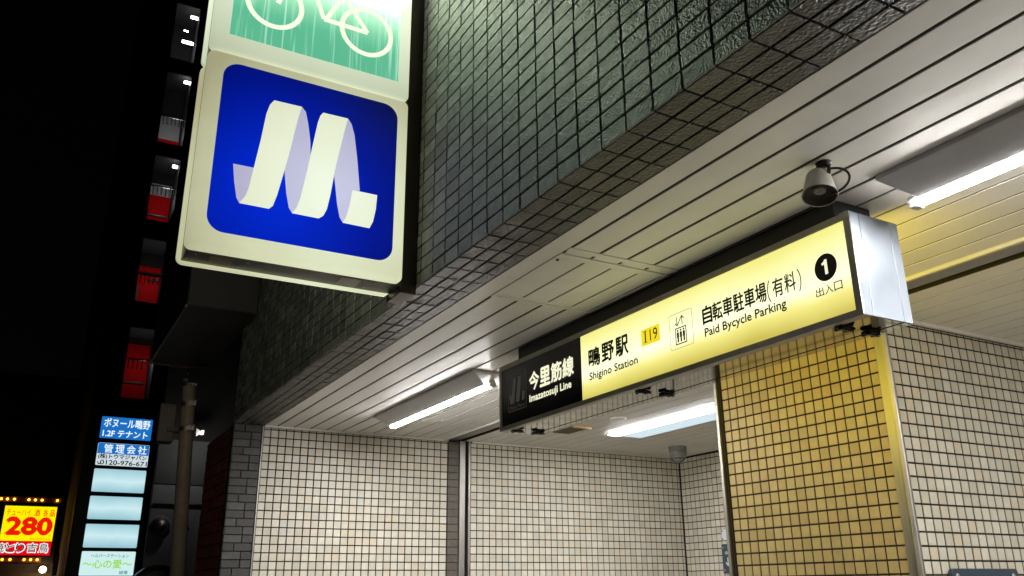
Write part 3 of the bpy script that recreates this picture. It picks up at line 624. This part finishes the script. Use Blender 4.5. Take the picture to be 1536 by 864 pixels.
# grey rendered house behind the pole
gh = thing('grey_house', 'grey rendered house wall in shadow behind the utility pole', 'building', (-16, 2.5, GZ))
gw = mat('grey_render', (.30, .33, .37), .8, var=.15, vscale=3, bump=.2, bscale=20)
MB().box(-16.2, -16, 1.95, 6.5, GZ, 1.74).build('wall', gw, gh)
MB().box(-16.2, -15.98, 1.95, 6.5, 1.744, 2.50).build('upper_wall', mat('dark_render', (.10, .108, .118), .8, var=.15, vscale=3), gh)
MB().box(-16.25, -16.1, 1.97, 6.5, 2.503, 7.5).build('top_storey', mat('blackened_render', (.025, .025, .025), .8), gh)
MB().tube([(-15.97, 1.97, 1.40), (-15.97, 2.35, 1.40), (-15.97, 4.2, 1.42)], .018).build('pipe', M['dmetal'], gh)
vh = MB().lathe((-15.99, 2.13, 1.03), (1, 0, 0), [(0, .155), (.02, .155), (.03, .13), (.10, .115), (.14, .08), (.16, 0)], 24).build('vent_hood', M['steel'], gh)
MB().lathe((-15.995, 2.13, 1.03), (1, 0, 0), [(0, .18), (.012, .18), (.012, .0)], 24).build('vent_collar', gw, gh)
s = MB(); s.box(-15.99, -15.90, 2.50, 2.57, .93, 1.05); s.lathe((-15.9, 2.535, .99), (1, 0, 0), [(0, .03), (.06, .045), (.06, 0)], 12); s.build('wall_tap', M['dmetal'], gh)
s = MB()
for k in range(16):
    a, b_ = math.pi*k/16, math.pi*(k+1)/16
    s.prism([(2.17+r_*math.cos(t_), -.05+r_*math.sin(t_)) for r_, t_ in ((.40, a), (.46, a), (.46, b_), (.40, b_))], (-15.99, 0, 0), Y, Z, X, 0, .25)
s.build('arched_hood', M['dmetal'], gh)
s = MB(); s.prism([(2.17+.395*math.cos(math.pi*k/20), -.05+.395*math.sin(math.pi*k/20)) for k in range(21)], (-15.99, 0, 0), Y, Z, X, 0, .02); s.build('arched_panel', M['white'], gh)
# small flood lamp with a bare white face
fl = thing('flood_lamp', 'small white lamp just left of the tiled pier, level with the ceiling', 'lamp', (-15.6, 2.53, 2.58))
s = MB(); s.prism([(2.47, 2.65), (2.47, 2.52), (2.545, 2.56), (2.545, 2.61)], (-15.6, 0, 0), Y, Z, X, 0, .06); s.build('reflector', mat('lamp_reflector', (.6, .6, .6), .5), fl)
MB().box(-15.6, -15.5, 2.55, 2.59, 2.555, 2.62).build('lens', emit('lamp_lens', (1, .98, .95), 2.2), fl)
ld = bpy.data.lights.new('flood_glow', 'POINT'); ld.energy = 6.5; ld.shadow_soft_size = .06; ld.color = (1, .93, .82)
lo = bpy.data.objects.new('flood_glow', ld); COL.objects.link(lo); lo.parent = fl; lo.location = Vector((-15.3, 2.50, 2.40))-ROOT[fl]
bl = thing('added_pole_lamp', 'added lamp under the far end of the black box sign, turned out of view, put in to light the pole', 'lamp', (-6.72, 1.0, 1.56))  # lamp added out of sight to brighten the pole
s = MB(); s.box(-6.80, -6.68, .96, 1.04, 1.56, 1.60); s.box(-6.69, -6.675, .96, 1.04, 1.48, 1.56); s.build('hood', M['dmetal'], bl)
MB().box(-6.72, -6.692, .97, 1.03, 1.49, 1.555).build('lens', emit('added_lamp_lens', (1, .85, .65), 3.), bl)
l2 = bpy.data.lights.new('added_lamp_glow', 'SPOT'); l2.energy = 15; l2.spot_size = math.radians(100); l2.spot_blend = .9; l2.shadow_soft_size = .05; l2.color = (1, .88, .72)
q = bpy.data.objects.new('added_lamp_glow', l2); COL.objects.link(q); q.parent = bl; q.location = (-.10, 0, -.03); q.rotation_euler = (0, math.radians(72), 0)
# ---- tenant sign tower
tn = thing('tenant_sign_tower', 'tall black sign tower with a column of lit blue, pale blank and green lettered panels', 'sign', (-20, 1.75, GZ))
MB().box(-20.45, -20.0, 1.00, 2.40, GZ, 3.72).build('casing', mat('gloss_black', (.012, .012, .013), .35), tn, bevel=.02)
MB().box(-20.44, -20.02, .985, .998, GZ, 3.72).build('side_strip', M['steel'], tn)
wbl = emit('lit_signblue', (.01, .16, .55), 1.); wwh = emit('lit_white_letters', (.78, .9, .95), 1.1)
pale = [emit('lit_pale_blue_%d' % i, (.5, .75, .82), 1.0, axis='Z', lo=a, hi=b_, noise=.12, nscale=2.5, stops=[(0, (.30, .55, .64)), (.5, (.60, .84, .88)), (1, (.34, .60, .68))]) for i, (a, b_) in enumerate(((1.955, 2.425), (1.405, 1.87), (.85, 1.31)))]
zs = [(3.065, 3.520), (2.500, 2.965), (1.957, 2.427), (1.406, 1.870), (.848, 1.310), (.305, .775), (-.24, .23)]
TO = (-19.998, 0, 0)
pans = []
for i, (a, b_) in enumerate(zs):
    mm = wbl if i == 0 else (emit('lit_panel_white', (.62, .72, .76), 1.) if i == 1 else (pale[i-2] if i < 5 else (emit('lit_panel_mint', (.62, .86, .86), 1.) if i == 5 else pale[2])))
    pp = MB().prism(rrect(1.245, 2.255, a, b_, .02, 3), (-20, 0, 0), Y, Z, X, .0, .012).build('panel', mm, tn); pans.append(pp)
TO = (-19.987, 0, 0)
tt = lambda body, u0, u1, v0, v1, m_, i, bold=.02: text(body, TO, Y, Z, u0, u1, v0, v1, m_, parent=pans[i], bold=bold, thick=.004)
MB().prism([(1.25, 2.74), (2.25, 2.74), (2.25, 2.96), (1.25, 2.96)], TO, Y, Z, X, .0, .003).build('blue_band', wbl, pans[1])
tt('ボヌール鴫野', 1.30, 2.21, 3.30, 3.49, wwh, 0, .012); tt('1.2F テナント', 1.30, 2.18, 3.10, 3.24, wwh, 0, .015)
for i_, ch in enumerate('管理会社'): tt(ch, 1.37+i_*.222, 1.37+i_*.222+.17, 2.765, 2.94, wwh, 1, .008)
tt('(株)トウマジャパン', 1.28, 2.22, 2.625, 2.735, M['blacktxt'], 1, .02); tt('0120-976-671', 1.33, 2.24, 2.515, 2.610, M['blacktxt'], 1, .012)
s = MB(); 
for k in range(6):
    a, b_ = math.pi*(1+k/6*.8), math.pi*(1+(k+1)/6*.8)
    s.prism([(1.315+r_*math.cos(t_), 2.575+r_*1.4*math.sin(t_)) for r_, t_ in ((.026, a), (.042, a), (.042, b_), (.026, b_))], TO, Y, Z, X, .003, .006)
s.build('phone_mark', M['blacktxt'], pans[1])
grn, lime = emit('lit_green', (.0, .22, .12), 1.), emit('lit_lime', (.30, .72, .02), 1.)
tt('ヘルパーステーション', 1.42, 2.13, .655, .725, grn, 5, .008); tt('～心の愛～', 1.29, 2.20, .445, .615, lime, 5, .012); tt('城東', 1.98, 2.15, .33, .40, grn, 5, .008)
# ---- yakitori sign with running bulbs
yk = thing('yakitori_sign', 'bright yellow and red drinks price sign reading 280 framed by orange bulbs', 'sign', (-30, .33, 1.7))
MB().box(-30.3, -30.0, -.75, 1.12, .80, 2.72).build('casing', M['black'], yk)
ye = emit('lit_signyellow', (1., .80, .0), 1.1); re_ = emit('lit_signred', (.78, .0, .01), 1.0); re2 = emit('lit_digit_red', (.85, .01, .0), 1.)
MB().box(-29.999, -29.985, -.36, 1.01, 1.435, 2.430).build('yellow_panel', ye, yk)
MB().box(-29.999, -29.985, -.50, 1.01, 1.03, 1.432).build('red_panel', re_, yk)
KO = (-29.984, 0, 0); kt = lambda body, u0, u1, v0, v1, m_, bold=.02, th=.004, **k: text(body, KO, Y, Z, u0, u1, v0, v1, m_, parent=yk, bold=bold, thick=th, **k)
kt('チューハイ', -.30, .33, 2.15, 2.34, re2, .0); kt('酒', .43, .57, 2.15, 2.34, re2, .012); kt('各', .66, .79, 2.15, 2.34, re2, .012); kt('品', .84, .97, 2.15, 2.34, re2, .012)
kt('2', -.24, .12, 1.63, 2.09, re2, .035); kt('8', .17, .53, 1.63, 2.09, re2, .035); kt('0', .58, .93, 1.63, 2.09, re2, .035); kt('円', .90, .95, 1.56, 1.62, re2, .0); kt('税込308円より', .42, .96, 1.47, 1.535, re2, .0)
for th, bo, m_, dy in ((.004, .035, emit('lit_outline_white', (.9, .93, .9), 1.), 0), (.012, .004, M['blacktxt'], 0)):
    for i_, ch in enumerate('焼とり'): kt(ch, -.44+i_*.26+(.02 if bo < .02 else 0), -.44+i_*.26+(.23 if bo < .02 else .25), 1.10+(.02 if bo < .02 else 0), 1.37-(.02 if bo < .02 else 0), m_, bo, th)
    for i_, ch in enumerate('吉鳥'): kt(ch, .38+i_*.30+(.02 if bo < .02 else 0), .38+i_*.30+(.25 if bo < .02 else .27), 1.10+(.02 if bo < .02 else 0), 1.38-(.02 if bo < .02 else 0), m_, bo, th)
rail = mat('bulb_rail', (.20, .08, .04), .6)
MB().box(-29.995, -29.96, -.72, 1.10, 2.54, 2.69).build('bulb_rail', rail, yk); MB().box(-29.995, -29.96, -.72, .80, .83, .98).build('bulb_rail', rail, yk)
bul = emit('amber_bulb', (1., .42, .03), 7.)
for yy, zz in [(y, 2.615) for y in (-.66, -.50, -.34, -.16, .22, .39, .57, .98)]+[(y, .905) for y in (-.62, -.42, -.20, .0, .36, .53, .70)]:
    MB().lathe((-29.955, yy, zz), (1, 0, 0), [(0, .022), (.02, .034), (.04, .026), (.05, 0)], 10).build('bulb', bul, yk)
sl_ = thing('street_lamp', 'glaring warm shop lamp below the yellow price sign', 'lamp', (-30, .89, .7))
MB().lathe((-30.0, .89, .63), (1, 0, 0), [(0, .05), (.03, .10), (.08, .09), (.11, 0)], 16).build('lens', emit('warm_lamp', (1., .72, .35), 9.), sl_)
MB().cone((-30.05, .89, .63), (-30.3, .89, .9), .02, .02, 8).build('arm', M['dmetal'], sl_)
lp = bpy.data.lights.new('lamp_glow', 'POINT'); lp.energy = 9; lp.shadow_soft_size = .1; lp.color = (1, .6, .3)
lpo = bpy.data.objects.new('lamp_glow', lp); COL.objects.link(lpo); lpo.parent = sl_; lpo.location = (.25, 0, -.07)
mb_ = thing('menu_board', 'small pale notice board lit by the shop lamp beside the sign tower', 'sign', (-29.4, 1.3, .7))
MB().box(-29.45, -29.40, 1.16, 1.42, .50, 1.02).build('board', mat('board_pink', (.55, .42, .38), .6, var=.3, vscale=9), mb_, bevel=.01)
MB().box(-29.46, -29.44, 1.12, 1.46, .46, 1.06).build('frame', M['dmetal'], mb_)
sf = thing('shop_front', 'unlit eatery front under the yellow price sign', 'building', (-31.5, 0, GZ))
MB().box(-38, -30.4, -6, 2.0, GZ, 6.5).build('wall', mat('shop_wall', (.10, .08, .07), .8, var=.3), sf)
MB().box(-30.4, -30.36, -.6, 1.2, GZ, .55).build('shutter', mat('shop_shutter', (.12, .09, .07), .5, var=.2), sf)
# ---- apartment tower with lit stair landings
ap = thing('apartment_tower', 'black apartment tower whose stair landings show red doors and small white lamps', 'building', (-25, 3, GZ))
am = mat('tower_render', (.02, .02, .021), .9, var=.2)
A0, A1 = 1.93, 2.64
ops = [(15.70, 17.75), (12.75, 15.20), (10.20, 12.30), (7.70, 9.62), (4.95, 6.95)]
w = MB(); w.box(-36, -25, 1.25, A0, GZ, 26); w.box(-36, -25, A1, 9, GZ, 26); zz = GZ
for a, b_ in ops[::-1]:
    w.box(-36, -25, A0, A1, zz, a); zz = b_
w.box(-36, -25, A0, A1, zz, 26); w.box(-36, -26.2, A0, A1, GZ, 26.0)
w.build('wall', am, ap)
red = mat('red_door', (.62, .002, .004), .7, var=.1, spec=.1); wht = mat('landing_white', (.5, .5, .5), .7); dgy = mat('landing_grey', (.04, .04, .04), .8)
land = emit('landing_lamp', (1, .98, .95), 14)
def landing(i, a, b_, doors, lamps, rail_z, energy):
    f = MB(); f.box(-26.19, -25.02, A0+.01, A1-.01, b_-.02, b_-.012); f.build('landing_ceiling', dgy, ap)
    for (z0, z1, m_, nm) in doors: MB().box(-26.195, -26.15, A0+.02, A1-.02, z0, z1).build(nm, m_, ap)
    for (y, z, w_) in lamps: MB().box(-25.12, -25.06, y-w_/2, y+w_/2, z-.05, z+.03).build('landing_lamp', land, ap, bevel=.01)
    if rail_z:
        r = MB().box(-25.03, -24.99, A0-.03, A1+.22, rail_z, rail_z+.04).build('railing', M['steel'], ap)
        s = MB()
        for k in range(6): s.box(-25.02, -24.995, A0+.06+k*.115, A0+.085+k*.115, rail_z-.26, rail_z)
        s.build('balusters', wht, r)
    l_ = bpy.data.lights.new('landing_glow', 'POINT'); l_.energy = energy; l_.shadow_soft_size = .1
    q = bpy.data.objects.new('landing_glow', l_); COL.objects.link(q); q.parent = ap; q.location = Vector((-25.35, 2.4, (doors[-1][0]+doors[-1][1])/2+.2))-ROOT[ap]
landing(0, *ops[0], [(15.72, 16.30, wht, 'panel')], [(2.50, 17.42, .22), (2.40, 16.45, .34)], 0, 2)
s = MB()
for k in range(7): s.box(-26.14, -26.12, A0+.06+k*.09, A0+.075+k*.09, 15.72, 16.3)
s.build('panel_slats', M['black'], ap)
for (y0, y1, z0, z1) in ((2.10, 2.58, 8.86, 8.95), (2.30, 2.58, 8.70, 8.76), (2.0, 2.06, 7.75, 8.5)): MB().box(-26.15, -26.05, y0, y1, z0, z1).build('door_bar', M['black'], ap)
for z0 in (5.6, 10.8): MB().box(-26.15, -26.10, 2.02, 2.56, z0, z0+.04).build('door_rail', M['dmetal'], ap)
landing(1, *ops[1], [(13.45, 14.25, wht, 'panel'), (12.76, 13.44, red, 'door')], [(2.55, 15.02, .2)], 13.62, 4)
landing(2, *ops[2], [(11.50, 11.88, wht, 'panel'), (10.21, 11.49, red, 'door')], [(2.52, 12.08, .14)], 11.28, 4)
landing(3, *ops[3], [(7.72, 9.15, red, 'door')], [], 8.50, 5)
landing(4, *ops[4], [(4.97, 6.75, red, 'door')], [], 6.02, 3.5)
for k, (y, z) in enumerate([(2.28, 16.98), (2.36, 16.96)]): MB().box(-25.3, -25.26, y-.02, y+.02, z-.02, z+.02).build('indicator_light', land, ap)
